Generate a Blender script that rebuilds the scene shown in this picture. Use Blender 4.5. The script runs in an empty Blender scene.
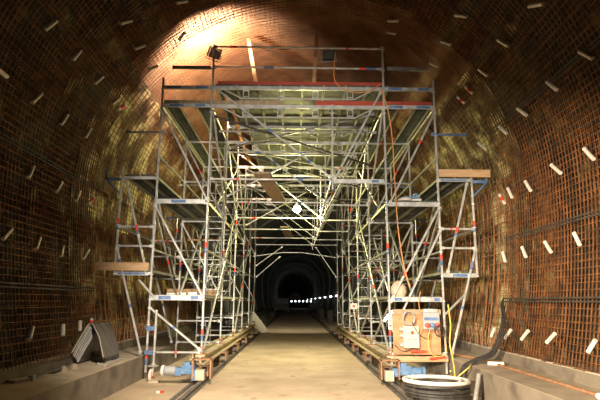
import bpy, bmesh, math, random
from mathutils import Vector, Matrix
BULB_P=950; TUBE_P=22; WORLD=.004; EXPO=0; ROLLS=1
# kind, name, location, energy, colour, options
LIGHTS=[
 ('SPOT','floodlight_beam',(-1.88,10.82,7.12),1350,(1,.68,.48),dict(size=.08,target=(-2.5,12.0,8.2),angle=152,blend=.5)),
 ('SPOT','fill_behind_left',(-2.4,.5,2.2),13000,(1,.80,.56),dict(size=.12,target=(4.4,8.3,1.5),angle=42,blend=1)),  # unseen fill spot, added to brighten the right wall mesh
 ('SPOT','fill_behind',(-.9,-1.5,2.4),6000,(1,.90,.76),dict(size=.25,target=(.3,10.5,2.7),angle=43,blend=.6)),  # unseen fill from behind the camera, added to brighten the scaffold front
 ('SPOT','fill_overhead',(-.2,4.0,4.6),5300,(1,.83,.62),dict(size=.3,target=(-.3,9.7,0),angle=68,blend=1)),  # unseen spot added overhead to brighten the near floor
 ('SPOT','fill_below_bulb',(.03,15,4.05),700,(1,.90,.62),dict(size=.1,target=(0,15,0),angle=120,blend=.6)),  # extra downward spot below the bulb, added to light the floor
 ('SPOT','fill_rear_floor',(.03,25,3.9),900,(1,.90,.62),dict(size=.1,target=(0,33,0),angle=125,blend=1)),  # unseen spot added past the last frame for the far floor
]
TUBES = [
  ('L', 'fifth row up', 0, 5, [-3.678, 6.858, 5.418], [-3.58, 6.945, 5.615], 0),
  ('L', 'fifth row up', 1, 5, [-3.68, 7.801, 5.413], [-3.585, 7.845, 5.606], 0),
  ('L', 'fifth row up', 2, 5, [-3.681, 8.736, 5.411], [-3.586, 8.84, 5.604], 0),
  ('L', 'fifth row up', 3, 5, [-3.691, 9.666, 5.388], [-3.599, 9.799, 5.58], 0),
  ('L', 'fifth row up', 4, 5, [-3.691, 9.985, 5.388], [-3.603, 10.222, 5.572], 1),
  ('L', 'fourth row up', 0, 4, [-3.969, 6.275, 4.542], [-3.971, 6.554, 4.534], 0),
  ('L', 'fourth row up', 1, 4, [-3.986, 7.292, 4.458], [-3.94, 7.439, 4.67], 0),
  ('L', 'fourth row up', 2, 4, [-3.986, 8.265, 4.46], [-3.94, 8.353, 4.671], 0),
  ('L', 'fourth row up', 3, 4, [-3.97, 9.214, 4.54], [-3.92, 9.292, 4.747], 0),
  ('L', 'sixth row up', 0, 3, [-3.112, 8.221, 6.316], [-2.977, 8.384, 6.472], 0),
  ('L', 'sixth row up', 1, 3, [-3.126, 9.106, 6.299], [-2.99, 9.259, 6.458], 0),
  ('L', 'sixth row up', 2, 3, [-3.125, 10.031, 6.301], [-2.987, 10.167, 6.46], 0),
  ('L', 'third row up', 0, 4, [-4.056, 7.546, 3.355], [-4.06, 7.669, 3.569], 0),
  ('L', 'third row up', 1, 4, [-4.056, 8.473, 3.334], [-4.059, 8.636, 3.545], 0),
  ('L', 'third row up', 2, 4, [-4.056, 9.263, 3.337], [-4.059, 9.399, 3.548], 0),
  ('L', 'third row up', 3, 4, [-4.056, 9.804, 3.365], [-4.06, 10.083, 3.57], 1),
  ('L', 'second row up', 0, 4, [-3.996, 6.96, 2.351], [-4.012, 7.172, 2.525], 0),
  ('L', 'second row up', 1, 4, [-3.992, 7.877, 2.313], [-4.01, 7.99, 2.506], 0),
  ('L', 'second row up', 2, 4, [-3.988, 8.727, 2.268], [-4.006, 8.8, 2.461], 0),
  ('L', 'second row up', 3, 4, [-3.992, 9.667, 2.314], [-4.009, 9.904, 2.499], 0),
  ('L', 'lowest row', 0, 4, [-3.798, 7.574, 0.992], [-3.829, 7.694, 1.156], 0),
  ('L', 'lowest row', 1, 4, [-3.794, 8.639, 0.972], [-3.828, 8.691, 1.147], 0),
  ('L', 'lowest row', 2, 4, [-3.8, 9.318, 1.004], [-3.833, 9.376, 1.18], 0),
  ('L', 'lowest row', 3, 4, [-3.804, 9.785, 1.019], [-3.835, 9.91, 1.19], 1),
  ('L', 'crown row', 0, 2, [-2.291, 8.772, 7.074], [-2.117, 8.888, 7.189], 0),
  ('L', 'crown row', 1, 2, [-2.493, 9.885, 6.923], [-2.34, 9.789, 7.039], 0),
  ('R', 'fourth row up', 0, 5, [3.992, 6.632, 5.035], [4.054, 6.453, 4.839], 0),
  ('R', 'fourth row up', 1, 5, [4.0, 7.599, 5.012], [4.064, 7.449, 4.807], 0),
  ('R', 'fourth row up', 2, 5, [4.005, 8.716, 4.998], [4.067, 8.53, 4.796], 0),
  ('R', 'fourth row up', 3, 5, [4.015, 9.589, 4.965], [4.076, 9.424, 4.761], 0),
  ('R', 'fourth row up', 4, 5, [4.008, 10.741, 4.987], [4.07, 10.52, 4.784], 0),
  ('R', 'fifth row up', 0, 5, [3.526, 7.015, 5.975], [3.604, 6.756, 5.853], 0),
  ('R', 'fifth row up', 1, 5, [3.49, 8.128, 6.028], [3.607, 8.019, 5.848], 0),
  ('R', 'fifth row up', 2, 5, [3.523, 9.175, 5.978], [3.637, 9.076, 5.798], 0),
  ('R', 'fifth row up', 3, 5, [3.528, 9.985, 5.972], [3.64, 9.902, 5.793], 1),
  ('R', 'fifth row up', 4, 5, [3.53, 10.519, 5.968], [3.642, 10.43, 5.79], 1),
  ('R', 'sixth row up', 0, 3, [2.897, 8.5, 6.714], [3.04, 8.32, 6.575], 0),
  ('R', 'sixth row up', 1, 3, [2.903, 9.447, 6.708], [3.052, 9.315, 6.562], 0),
  ('R', 'sixth row up', 2, 3, [2.915, 10.384, 6.697], [3.064, 10.27, 6.55], 0),
  ('R', 'third row up', 0, 5, [4.219, 7.148, 3.761], [4.219, 6.952, 3.551], 0),
  ('R', 'third row up', 1, 5, [4.219, 8.122, 3.781], [4.22, 7.868, 3.579], 0),
  ('R', 'third row up', 2, 5, [4.22, 9.11, 3.736], [4.219, 8.93, 3.522], 0),
  ('R', 'third row up', 3, 5, [4.219, 9.886, 3.773], [4.219, 9.726, 3.558], 0),
  ('R', 'third row up', 4, 5, [4.22, 10.315, 3.733], [4.219, 10.107, 3.519], 1),
  ('R', 'second row up', 0, 4, [4.176, 7.562, 2.573], [4.159, 7.417, 2.381], 0),
  ('R', 'second row up', 1, 4, [4.173, 8.472, 2.543], [4.157, 8.276, 2.357], 0),
  ('R', 'second row up', 2, 4, [4.174, 9.357, 2.548], [4.156, 9.191, 2.356], 0),
  ('R', 'second row up', 3, 4, [4.172, 10.248, 2.535], [4.155, 10.116, 2.34], 0),
  ('R', 'lowest row', 0, 5, [3.941, 7.08, 0.903], [3.972, 6.934, 1.066], 0),
  ('R', 'lowest row', 1, 5, [3.947, 8.234, 0.936], [3.976, 8.014, 1.084], 0),
  ('R', 'lowest row', 2, 5, [3.944, 9.14, 0.92], [3.974, 8.923, 1.075], 0),
  ('R', 'lowest row', 3, 5, [3.938, 9.844, 0.891], [3.97, 9.633, 1.051], 0),
  ('R', 'lowest row', 4, 5, [3.936, 10.53, 0.878], [3.97, 10.406, 1.052], 0),
  ('R', 'crown row', 0, 2, [1.922, 9.859, 7.388], [2.098, 9.698, 7.295], 0),
  ('R', 'crown row', 1, 2, [1.96, 10.283, 7.369], [2.141, 10.174, 7.27], 0),
]
# ------------------------------------------------------------------ helpers
random.seed(7)
V = Vector
COL = bpy.context.scene.collection
DUM = {}

class MB:
    """collects shapes, build() links them as one mesh object"""
    def __init__(s): s.v = []; s.f = []; s.m = []; s.sm = []
    def add(s, vs, fs, mi=0, smooth=False):
        b = len(s.v); s.v += [tuple(v) for v in vs]
        for f in fs: s.f.append(tuple(b+i for i in f)); s.m.append(mi); s.sm.append(smooth)
    def box(s, x0, x1, y0, y1, z0, z1, mi=0):
        vs = [(x,y,z) for z in (z0,z1) for y in (y0,y1) for x in (x0,x1)]
        s.add(vs, [(0,2,3,1),(4,5,7,6),(0,1,5,4),(2,6,7,3),(0,4,6,2),(1,3,7,5)], mi)
    def beam(s, a, b, w, h, up=(0,0,1), mi=0):
        a=V(a); b=V(b); d=(b-a).normalized(); u=V(up)
        r=d.cross(u)
        if r.length<1e-4: r=d.cross(V((0,1,0)))
        r.normalize(); u=r.cross(d).normalized()
        vs=[p+r*sx*w/2+u*sz*h/2 for p in (a,b) for sx,sz in ((-1,-1),(1,-1),(1,1),(-1,1))]
        s.add(vs, [(0,1,2,3),(7,6,5,4),(0,4,5,1),(1,5,6,2),(2,6,7,3),(3,7,4,0)], mi)
    def tube(s, pts, r, n=8, mi=0, cap=True, closed=False, smooth=True):
        pts=[V(p) for p in pts]; N=len(pts); vs=[]; fs=[]
        prev=None
        for i,p in enumerate(pts):
            if closed: t=pts[(i+1)%N]-pts[i-1]
            else: t=pts[min(i+1,N-1)]-pts[max(i-1,0)]
            t.normalize()
            if prev is None:
                u=t.cross(V((0,0,1)))
                if u.length<.05: u=t.cross(V((0,1,0)))
            else:
                u=prev-t*prev.dot(t)
            u.normalize(); prev=u; w=t.cross(u)
            rr=r[i] if isinstance(r,(list,tuple)) else r
            for k in range(n):
                a=2*math.pi*k/n+math.pi/n
                vs.append(p+(u*math.cos(a)+w*math.sin(a))*rr)
        for i in range(N if closed else N-1):
            j=(i+1)%N
            for k in range(n):
                k2=(k+1)%n
                fs.append((i*n+k,i*n+k2,j*n+k2,j*n+k))
        if cap and not closed:
            s.add(vs,fs+[tuple(range(n))[::-1], tuple((N-1)*n+k for k in range(n))],mi,smooth)
        else: s.add(vs,fs,mi,smooth)
    def cyl(s, a, b, r, n=12, mi=0): s.tube([a,b], r, n, mi)
    def lathe(s, prof, o=(0,0,0), ax='z', n=20, mi=0):
        vs=[];fs=[]
        for (r,z) in prof:
            for k in range(n):
                a=2*math.pi*k/n; c,si=r*math.cos(a),r*math.sin(a)
                p={'z':(c,si,z),'x':(z,c,si),'y':(c,z,si)}[ax]
                vs.append((p[0]+o[0],p[1]+o[1],p[2]+o[2]))
        for i in range(len(prof)-1):
            for k in range(n):
                k2=(k+1)%n; fs.append((i*n+k,i*n+k2,(i+1)*n+k2,(i+1)*n+k))
        fs.append(tuple(range(n))[::-1]); fs.append(tuple((len(prof)-1)*n+k for k in range(n)))
        s.add(vs,fs,mi,True)
    def build(s, name, mats, parent=None, origin=None):
        if not isinstance(mats,(list,tuple)): mats=[mats]
        if parent is not None: o0=V(parent['_o'])
        elif origin is not None: o0=V(origin)
        else:
            xs,ys,zs=zip(*s.v); o0=V(((min(xs)+max(xs))/2,(min(ys)+max(ys))/2,min(zs)))
        me=bpy.data.meshes.new(name)
        me.from_pydata([(x-o0.x,y-o0.y,z-o0.z) for x,y,z in s.v],[],s.f)
        for m in mats: me.materials.append(m)
        me.polygons.foreach_set('material_index',s.m)
        me.polygons.foreach_set('use_smooth',s.sm)
        bm=bmesh.new(); bm.from_mesh(me); bmesh.ops.recalc_face_normals(bm,faces=bm.faces); bm.to_mesh(me); bm.free()
        if any(s.sm):
            try: me.set_sharp_from_angle(angle=math.radians(40))
            except Exception: pass
        o=bpy.data.objects.new(name,me); COL.objects.link(o)
        if parent is not None: o.parent=parent; o['_o']=tuple(o0); 
        else: o.location=o0; o['_o']=tuple(o0)
        return o

def empty(name, loc):
    o=bpy.data.objects.new(name,None); COL.objects.link(o); o.location=loc; o['_o']=tuple(loc)
    o.empty_display_size=.2
    return o
def tag(o, label=None, cat=None, group=None, kind=None):
    if label: o['label']=label
    if cat: o['category']=cat
    if group: o['group']=group
    if kind: o['kind']=kind
    return o
def struct(o): o['kind']='structure'; return o
def dup(o, delta, label=None, group=None):
    r=o.copy(); COL.objects.link(r); r.location=V(o.location)+V(delta)
    if label: r['label']=label
    if group: r['group']=group
    for ch in o.children:
        c=ch.copy(); COL.objects.link(c); c.parent=r
        for g in ch.children:
            d=g.copy(); COL.objects.link(d); d.parent=c
    return r

# ------------------------------------------------------------------ materials
def mat(name, c1, c2=None, scale=8, rough=.6, metal=0, bump=0, detail=4, stretch=(1,1,1), lo=.35, hi=.65, emit=None, power=0, c3=None, scale3=2, bscale=None, fac3=.5):
    m=bpy.data.materials.new(name); m.use_nodes=True; nt=m.node_tree; n=nt.nodes; l=nt.links
    b=n['Principled BSDF']; b.inputs['Roughness'].default_value=rough; b.inputs['Metallic'].default_value=metal
    b.inputs['Base Color'].default_value=(*c1,1)
    if c2 or bump:
        tc=n.new('ShaderNodeTexCoord'); mp=n.new('ShaderNodeMapping'); mp.inputs['Scale'].default_value=stretch
        l.new(tc.outputs['Object'],mp.inputs['Vector'])
        nz=n.new('ShaderNodeTexNoise'); nz.inputs['Scale'].default_value=scale; nz.inputs['Detail'].default_value=detail
        l.new(mp.outputs[0],nz.inputs['Vector'])
        if c2:
            r=n.new('ShaderNodeValToRGB'); r.color_ramp.elements[0].position=lo; r.color_ramp.elements[1].position=hi
            r.color_ramp.elements[0].color=(*c1,1); r.color_ramp.elements[1].color=(*c2,1)
            l.new(nz.outputs['Fac'],r.inputs['Fac']); out=r.outputs['Color']
            if c3:
                n3=n.new('ShaderNodeTexNoise'); n3.inputs['Scale'].default_value=scale3; n3.inputs['Detail'].default_value=5
                l.new(mp.outputs[0],n3.inputs['Vector'])
                r3=n.new('ShaderNodeValToRGB'); r3.color_ramp.elements[0].position=fac3; r3.color_ramp.elements[1].position=fac3+.12
                l.new(n3.outputs['Fac'],r3.inputs['Fac'])
                mx=n.new('ShaderNodeMix'); mx.data_type='RGBA'; l.new(r3.outputs['Color'],mx.inputs['Factor'])
                l.new(out,mx.inputs['A']); mx.inputs['B'].default_value=(*c3,1); out=mx.outputs['Result']
            l.new(out,b.inputs['Base Color'])
        if bump:
            bp=n.new('ShaderNodeBump'); bp.inputs['Strength'].default_value=bump; bp.inputs['Distance'].default_value=.02
            n2=nz
            if bscale:
                n2=n.new('ShaderNodeTexNoise'); n2.inputs['Scale'].default_value=bscale; n2.inputs['Detail'].default_value=5
                l.new(mp.outputs[0],n2.inputs['Vector'])
            l.new(n2.outputs['Fac'],bp.inputs['Height']); l.new(bp.outputs['Normal'],b.inputs['Normal'])
    if emit:
        b.inputs['Emission Color'].default_value=(*emit,1); b.inputs['Emission Strength'].default_value=power
    return m

STEEL=mat('galvanised_steel',(.42,.42,.40),(.66,.66,.63),scale=6,rough=.42,metal=.55,bump=.05,bscale=30)
STEELD=mat('dull_steel',(.22,.23,.23),(.36,.36,.35),scale=5,rough=.5,metal=.5)
DECKF=mat('lit_deck_flange',(.28,.28,.21),(.42,.42,.32),scale=5,rough=.5,metal=.1)  # lamp light on the plank flanges painted in as a paler tone
DECKM=mat('steel_deck_plate',(.048,.053,.04),(.09,.095,.068),scale=4,rough=.6,metal=.1,c3=(.05,.048,.035),scale3=1.5,fac3=.52)
RED=mat('red_tape',(.75,.06,.03),rough=.5)
BLUE=mat('blue_paint',(.06,.12,.27),(.13,.21,.37),scale=10,rough=.5)
RUST=mat('rusty_rebar',(.055,.022,.008),(.23,.088,.024),scale=5,rough=.8,bump=.1,bscale=40)
RUST2=mat('fresh_rusty_rebar',(.20,.085,.03),(.36,.16,.055),scale=4,rough=.8)
LAP=mat('dark_lap_bar',(.035,.033,.03),(.07,.06,.05),scale=5,rough=.7)
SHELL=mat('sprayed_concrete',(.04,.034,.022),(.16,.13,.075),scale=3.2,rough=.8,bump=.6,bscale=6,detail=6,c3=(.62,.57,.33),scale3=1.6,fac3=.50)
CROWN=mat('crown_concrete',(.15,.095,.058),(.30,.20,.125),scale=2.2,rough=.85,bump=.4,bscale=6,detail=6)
SHELLD=mat('shaded_sprayed_concrete',(.006,.005,.004),(.02,.017,.010),scale=3.2,rough=.8,bump=.6,bscale=6,detail=6,c3=(.36,.33,.12),scale3=1.3,fac3=.60)  # same concrete as SHELL, gloom behind the near mesh put into its colour
LINING=mat('lining_concrete',(.16,.17,.14),(.25,.25,.20),scale=.6,rough=.7,bump=.1,bscale=3)
FLOOR=mat('dusty_floor',(.35,.265,.18),(.47,.365,.255),scale=1.1,rough=.9,bump=.35,bscale=14,c3=(.25,.195,.12),scale3=3.5,detail=7,fac3=.60)
BENCH=mat('bench_concrete',(.17,.145,.115),(.25,.215,.165),scale=2.2,rough=.9,bump=.3,bscale=18,c3=(.12,.10,.08),scale3=1.3,stretch=(1,1,1),fac3=.58)
CONT=mat('dusty_concrete_top',(.40,.33,.25),(.52,.44,.33),scale=3,rough=.95,bump=.3,bscale=20)
WOOD=mat('raw_timber',(.40,.24,.12),(.55,.36,.20),scale=5,rough=.75,stretch=(.5,.5,6),bump=.1)
WOODG=mat('weathered_plank',(.24,.17,.10),(.36,.27,.17),scale=4,rough=.8,stretch=(6,.6,1),bump=.15)
PLY=mat('plywood_sheet',(.36,.17,.075),(.50,.27,.13),scale=3,rough=.7,stretch=(1,1,3))
REDW=mat('red_painted_board',(.30,.035,.02),(.42,.06,.03),scale=6,rough=.6,stretch=(.4,1,3))
WHITE=mat('white_plastic',(.62,.59,.53),(.74,.71,.65),scale=8,rough=.45)
CREAM=mat('cream_box_plastic',(.58,.54,.38),rough=.4)
GREY=mat('grey_plastic',(.30,.31,.32),rough=.5)
BLACK=mat('black_rubber',(.018,.018,.018),(.05,.045,.04),scale=20,rough=.55)
YEL=mat('yellow_cable_sheath',(.75,.50,.10),rough=.5)
ORG=mat('orange_cable_sheath',(.62,.25,.07),rough=.5)
RUSTP=mat('rusty_plate',(.26,.12,.06),(.38,.22,.13),scale=9,rough=.8)
MOTB=mat('motor_blue_paint',(.06,.14,.28),(.13,.23,.38),scale=12,rough=.5)
FILM=mat('dark_formwork_sheet',(.055,.05,.045),(.16,.14,.12),scale=3,rough=.35,stretch=(1,6,1))
FILME=mat('sheet_glint_and_pipe',(.50,.47,.42),rough=.5)  # lit outline of the bent sheets as a colour; also the thin pipes
GLASS=mat('lamp_glass_off',(.02,.02,.025),rough=.5)
SACK=mat('hessian_sack',(.42,.31,.22),(.55,.43,.32),scale=14,rough=.9,bump=.4)
SAND=mat('pale_sand',(.50,.45,.36),(.60,.55,.45),scale=10,rough=.95,bump=.3)
BEAMM=mat('travel_beam_paint',(.40,.33,.20),(.50,.42,.27),scale=5,rough=.65,c3=(.24,.15,.08),scale3=4,fac3=.58)
RAILM=mat('rail_steel',(.10,.095,.085),(.19,.17,.15),scale=6,rough=.5,metal=.4)
HAZE=mat('machine_dark',(.05,.05,.045),(.10,.09,.07),scale=4,rough=.7)
BULB=mat('bulb_glow',(1,.95,.6),emit=(1.0,.91,.36),power=BULB_P)
TUBEL=mat('lamp_tube_glow',(1,1,.95),emit=(1.0,.96,.80),power=TUBE_P)
FARL=mat('distant_lamp_glow',(1,1,1),emit=(.85,.95,1.0),power=5)
FLOODG=mat('floodlight_glow',(1,.8,.5),emit=(1.0,.62,.28),power=12)

# ------------------------------------------------------------------ the tunnel profile
CX, CZ, RR, RS, ZB = .08, 3.68, 4.2, 13.8, .63
SB = CZ-ZB                                   # height of each side wall part
LT = 2*SB+math.pi*RR
def prof(s, off=0.0):
    """s runs from the left foot over the crown to the right foot; off > 0 moves outwards"""
    if s < SB:
        z=ZB+s; d=(CZ-z)**2/(2*RS); return (CX-(RR+off-d), z)
    if s > LT-SB:
        z=ZB+(LT-s); d=(CZ-z)**2/(2*RS); return (CX+(RR+off-d), z)
    a=math.pi-(s-SB)/RR
    return (CX+(RR+off)*math.cos(a), CZ+(RR+off)*math.sin(a))
def s_of_h(h, side):
    if h<CZ: s=h-ZB
    else: s=SB+RR*math.asin(min(1,(h-CZ)/RR))
    return s if side=='L' else LT-s
def srange(a,b,step):
    n=max(1,int(round((b-a)/step))); return [a+(b-a)*i/n for i in range(n+1)]
def surface(mb, s0, s1, y0, y1, off, step=.35, ystep=2.0, jit=0, mi=0):
    ss=srange(s0,s1,step); ys=srange(y0,y1,ystep); vs=[]; fs=[]
    for y in ys:
        for s in ss:
            x,z=prof(s,off+random.uniform(-jit,jit)); vs.append((x,y,z))
    n=len(ss)
    for j in range(len(ys)-1):
        for i in range(n-1): fs.append((j*n+i,j*n+i+1,(j+1)*n+i+1,(j+1)*n+i))
    mb.add(vs,fs,mi,True)
def mesh_panel(name, s0, s1, y0, y1, layers, m, rb=.0075, label='', lap=True):
    root=empty(name,(prof((s0+s1)/2)[0],(y0+y1)/2,min(prof(s0)[1],prof(s1)[1])))
    tag(root,label,'rebar mesh')
    hb=MB(); lb=MB()
    for off,hs,ls in layers:
        for y in srange(y0,y1,hs):
            hb.tube([(prof(s,off)[0],y,prof(s,off)[1]) for s in srange(s0,s1,.3)],rb,4,cap=False,smooth=False)
        for s in srange(s0+.03,s1-.03,ls):
            x,z=prof(s,off-2*rb)
            lb.tube([(x,y0-.05,z),(x,y1+.04,z)],rb,4,cap=False,smooth=False)
    o=hb.build('hoop_bars',m,root); o['kind']='stuff'
    o=lb.build('lengthwise_bars',m,root); o['kind']='stuff'
    if lap:
        sb=MB()
        for ds in (-.035,.02):
            x,z=prof(s1+ds if s0<LT/2 else s0-ds,-.035)
            sb.tube([(x,y0,z),(x,y1+.03,z)],.013,6)
        sb.build('lap_bar',LAP,root)
    return root

YM = 10.15        # the near reinforcement ends here
YE = 24.2         # the widened cavern ends here
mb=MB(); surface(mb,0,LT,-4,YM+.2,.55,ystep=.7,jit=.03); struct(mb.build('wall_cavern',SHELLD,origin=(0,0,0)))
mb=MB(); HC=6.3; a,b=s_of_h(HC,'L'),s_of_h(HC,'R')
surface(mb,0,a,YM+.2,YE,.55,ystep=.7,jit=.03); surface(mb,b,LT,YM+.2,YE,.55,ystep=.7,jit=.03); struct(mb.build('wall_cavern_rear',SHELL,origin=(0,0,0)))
mb=MB(); surface(mb,a-.1,b+.1,YM+.2,YE,.57,ystep=.7,jit=.02); struct(mb.build('ceiling',CROWN,origin=(0,0,0)))
FL=[(.0,.10,.10),(.22,.10,.30)]
sl=[0,s_of_h(1.75,'L'),s_of_h(3.78,'L'),s_of_h(5.75,'L')]
sr=[LT,s_of_h(1.6,'R'),s_of_h(2.8,'R'),s_of_h(5.02,'R')]
nm=['lowest','middle','upper']
for i in range(3):
    mesh_panel('rebar_mesh',sl[i],sl[i+1],3.0,YM,FL,RUST,label='rusty steel rebar mesh on the left wall near side, %s panel'%nm[i],lap=i<2)
    mesh_panel('rebar_mesh',sr[i+1],sr[i],3.0,YM,FL,RUST,label='rusty steel rebar mesh on the right wall near side, %s panel'%nm[i])
mesh_panel('rebar_mesh',sl[3],sr[3],4.5,YM,FL,RUST,label='rusty steel rebar mesh curving over the vault crown in front',lap=False)
ra,rb_=s_of_h(6.2,'L'),s_of_h(6.2,'R')
mesh_panel('rebar_mesh',0,ra,YM+.25,YE-.1,[(.30,.20,.115)],RUST2,rb=.0085,label='rusty rebar mesh on the left wall beside and beyond the scaffold',lap=False)
mesh_panel('rebar_mesh',rb_,LT,YM+.25,YE-.1,[(.30,.20,.115)],RUST2,rb=.0085,label='rusty rebar mesh on the right wall beside and beyond the scaffold',lap=False)
mesh_panel('rebar_mesh',ra+.02,rb_-.02,YM+.25,YE-.1,[(.30,.12,.085)],RUST2,rb=.0055,label='fine rusty rebar mesh under the crown above the scaffold roof',lap=False)
mesh_panel('rebar_mesh',s_of_h(4.1,'R'),LT,YM+.3,14.2,[(.20,.30,.22)],RUST2,rb=.011,label='wide-spaced orange rebar mesh behind the right scaffold tower',lap=False)
mesh_panel('rebar_mesh',0,s_of_h(3.2,'L'),YM+.3,14.2,[(.20,.30,.22)],RUST2,rb=.011,label='wide-spaced rebar mesh behind the left scaffold tower',lap=False)

# lining beyond: 10 m concrete rings of the finished tunnel
def ring(y0,y1,off):
    mb=MB(); surface(mb,0,LT,y0,y1,off,ystep=20)
    return mb
mb=MB(); surface(mb,0,LT,YE,YE+.01,-.0,ystep=1)
# bulkhead face between cavern and lining
ss=srange(0,LT,.35); vs=[];fs=[]
for s in ss:
    for off in (.55,-.25): x,z=prof(s,off); vs.append((x,YE,z))
for i in range(len(ss)-1): fs.append((2*i,2*i+1,2*i+3,2*i+2))
mb=MB(); mb.add(vs,fs); y=YE; k=0
while y<360:
    L=11.5; surface(mb,0,LT,y,y+L,-.25,ystep=20)
    # raised joint ring at each pour
    surface(mb,0,LT,y+L,y+L+.35,-.33,ystep=1)
    for oo,yy in ((0,y+L),(0,y+L+.35)):
        vs=[];fs=[]
        for s in ss:
            for off in (-.25,-.33): x,z=prof(s,off); vs.append((x,yy,z))
        for i in range(len(ss)-1): fs.append((2*i,2*i+1,2*i+3,2*i+2))
        mb.add(vs,fs)
    y+=L+.35
struct(mb.build('wall_lining',LINING,origin=(0,YE,0)))

# ------------------------------------------------------------------ floor, benches
mb=MB(); ny=40
vs=[];fs=[]
ys=[-4+i*.8 for i in range(36)]+[25+i*15 for i in range(23)]; xs=[-3.1,-2.4,-1.6,-.8,0,.8,1.6,2.4,3.15]
for y in ys:
    for x in xs: vs.append((x,y,0))
for j in range(len(ys)-1):
    for i in range(len(xs)-1): fs.append((j*9+i,j*9+i+1,(j+1)*9+i+1,(j+1)*9+i))
mb.add(vs,fs); struct(mb.build('floor',FLOOR,origin=(0,0,0)))
BH=.455
for side,xe,xb,xo in (('left',-3.05,-3.84,-4.5),('right',3.08,3.92,4.6)):
    mb=MB(); mb.box(min(xe,xo),max(xe,xo),-4,355,-.1,BH-.004)
    mb2=mb
    # thin pale dust-covered top on the same kerb
    mb.box(min(xe,xb),max(xe,xb),-4,355,BH-.004,BH,mi=1)
    struct(mb.build('trim_bench_'+side,[BENCH,CONT],origin=(xe,0,0)))
    mb=MB(); a=xb; 
    mb.box(min(a,xo),max(a,xo),-4,355,BH+.001,.63)
    # ragged mortar lip along the top
    y=4.5
    while y<16:
        w=random.uniform(.05,.16); h=random.uniform(.004,.022)
        mb.box(min(a,xo),max(a,a+(.06 if a>0 else -.06)) if a>0 else a,y,y+w,.631,.631+h,mi=1) if False else mb.box(min(a,a+(.08 if a>0 else -.08)),max(a,a+(.08 if a>0 else -.08)),y,y+w,.6301,.631+h,mi=1)
        y+=w*1.02
    struct(mb.build('trim_upstand_'+side,[BENCH,CONT],origin=(xb,0,0)))

# rails and travel beams
for side,x,lab in ((-1,-1.74,'left'),(1,1.78,'right')):
    mb=MB(); Y0,Y1=2.0,60
    mb.box(x-.07,x+.07,Y0,Y1,.001,.02); mb.box(x-.012,x+.012,Y0,Y1,.02,.065); mb.box(x-.03,x+.03,Y0,Y1,.065,.085)
    tag(mb.build('rail',RAILM),'dark steel floor rail under the %s scaffold tower'%lab,'rail',group='floor rails')
    mb=MB(); g=-side
    xx=x+side*.18
    mb.box(xx-.03,xx+.03,Y0,Y1,.001,.035)
    tag(mb.build('steel_angle',RAILM),'thin steel strip on the floor just outside the %s rail'%lab,'steel strip')

# ------------------------------------------------------------------ scaffold parts
R1=.0242
XI={-1:-1.85,1:1.90}; XO={-1:-2.93,1:3.00}; XU={-1:-3.68,1:3.72}
FY=[10.5+2.57*i for i in range(6)]
def post(parent,x,y,z0,z1,marks=(),ros=.5,phase=0.07,name='post'):
    mb=MB(); mb.tube([(x,y,z0),(x,y,z1)],R1,8)
    z=math.ceil((z0-phase)/ros)*ros+phase
    while z<z1-.05:
        mb.lathe([(R1,z-.012),(.05,z-.010),(.05,z+.0),(R1,z+.012)],(x,y,0),n=8)
        z+=ros
    for (za,zb,c) in marks: mb.tube([(x,y,za),(x,y,zb)],R1+.002,8,mi=c)
    return mb.build(name,[STEEL,RED,BLUE],parent)
def bar(parent,a,b,name,marks=(),r=R1,m=None,flat=True):
    mb=MB(); a=V(a); b=V(b); mb.tube([a,b],r,8)
    d=(b-a); L=d.length
    # wedge heads at both ends
    for p,s in ((a,1),(b,-1)):
        q=p+d.normalized()*s*.07; mb.beam(p,q,.045,.06)
    for (t0,t1,c) in marks: mb.tube([a+d*t0,a+d*t1],r+.002,8,mi=c)
    return mb.build(name,[m or STEEL,RED,BLUE],parent)
def rmarks(p=.6):
    if random.random()>p: return ()
    t=random.uniform(.1,.85); c=random.choice((1,1,2)); 
    return ((t,t+.05,c),)
towers={}
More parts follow.
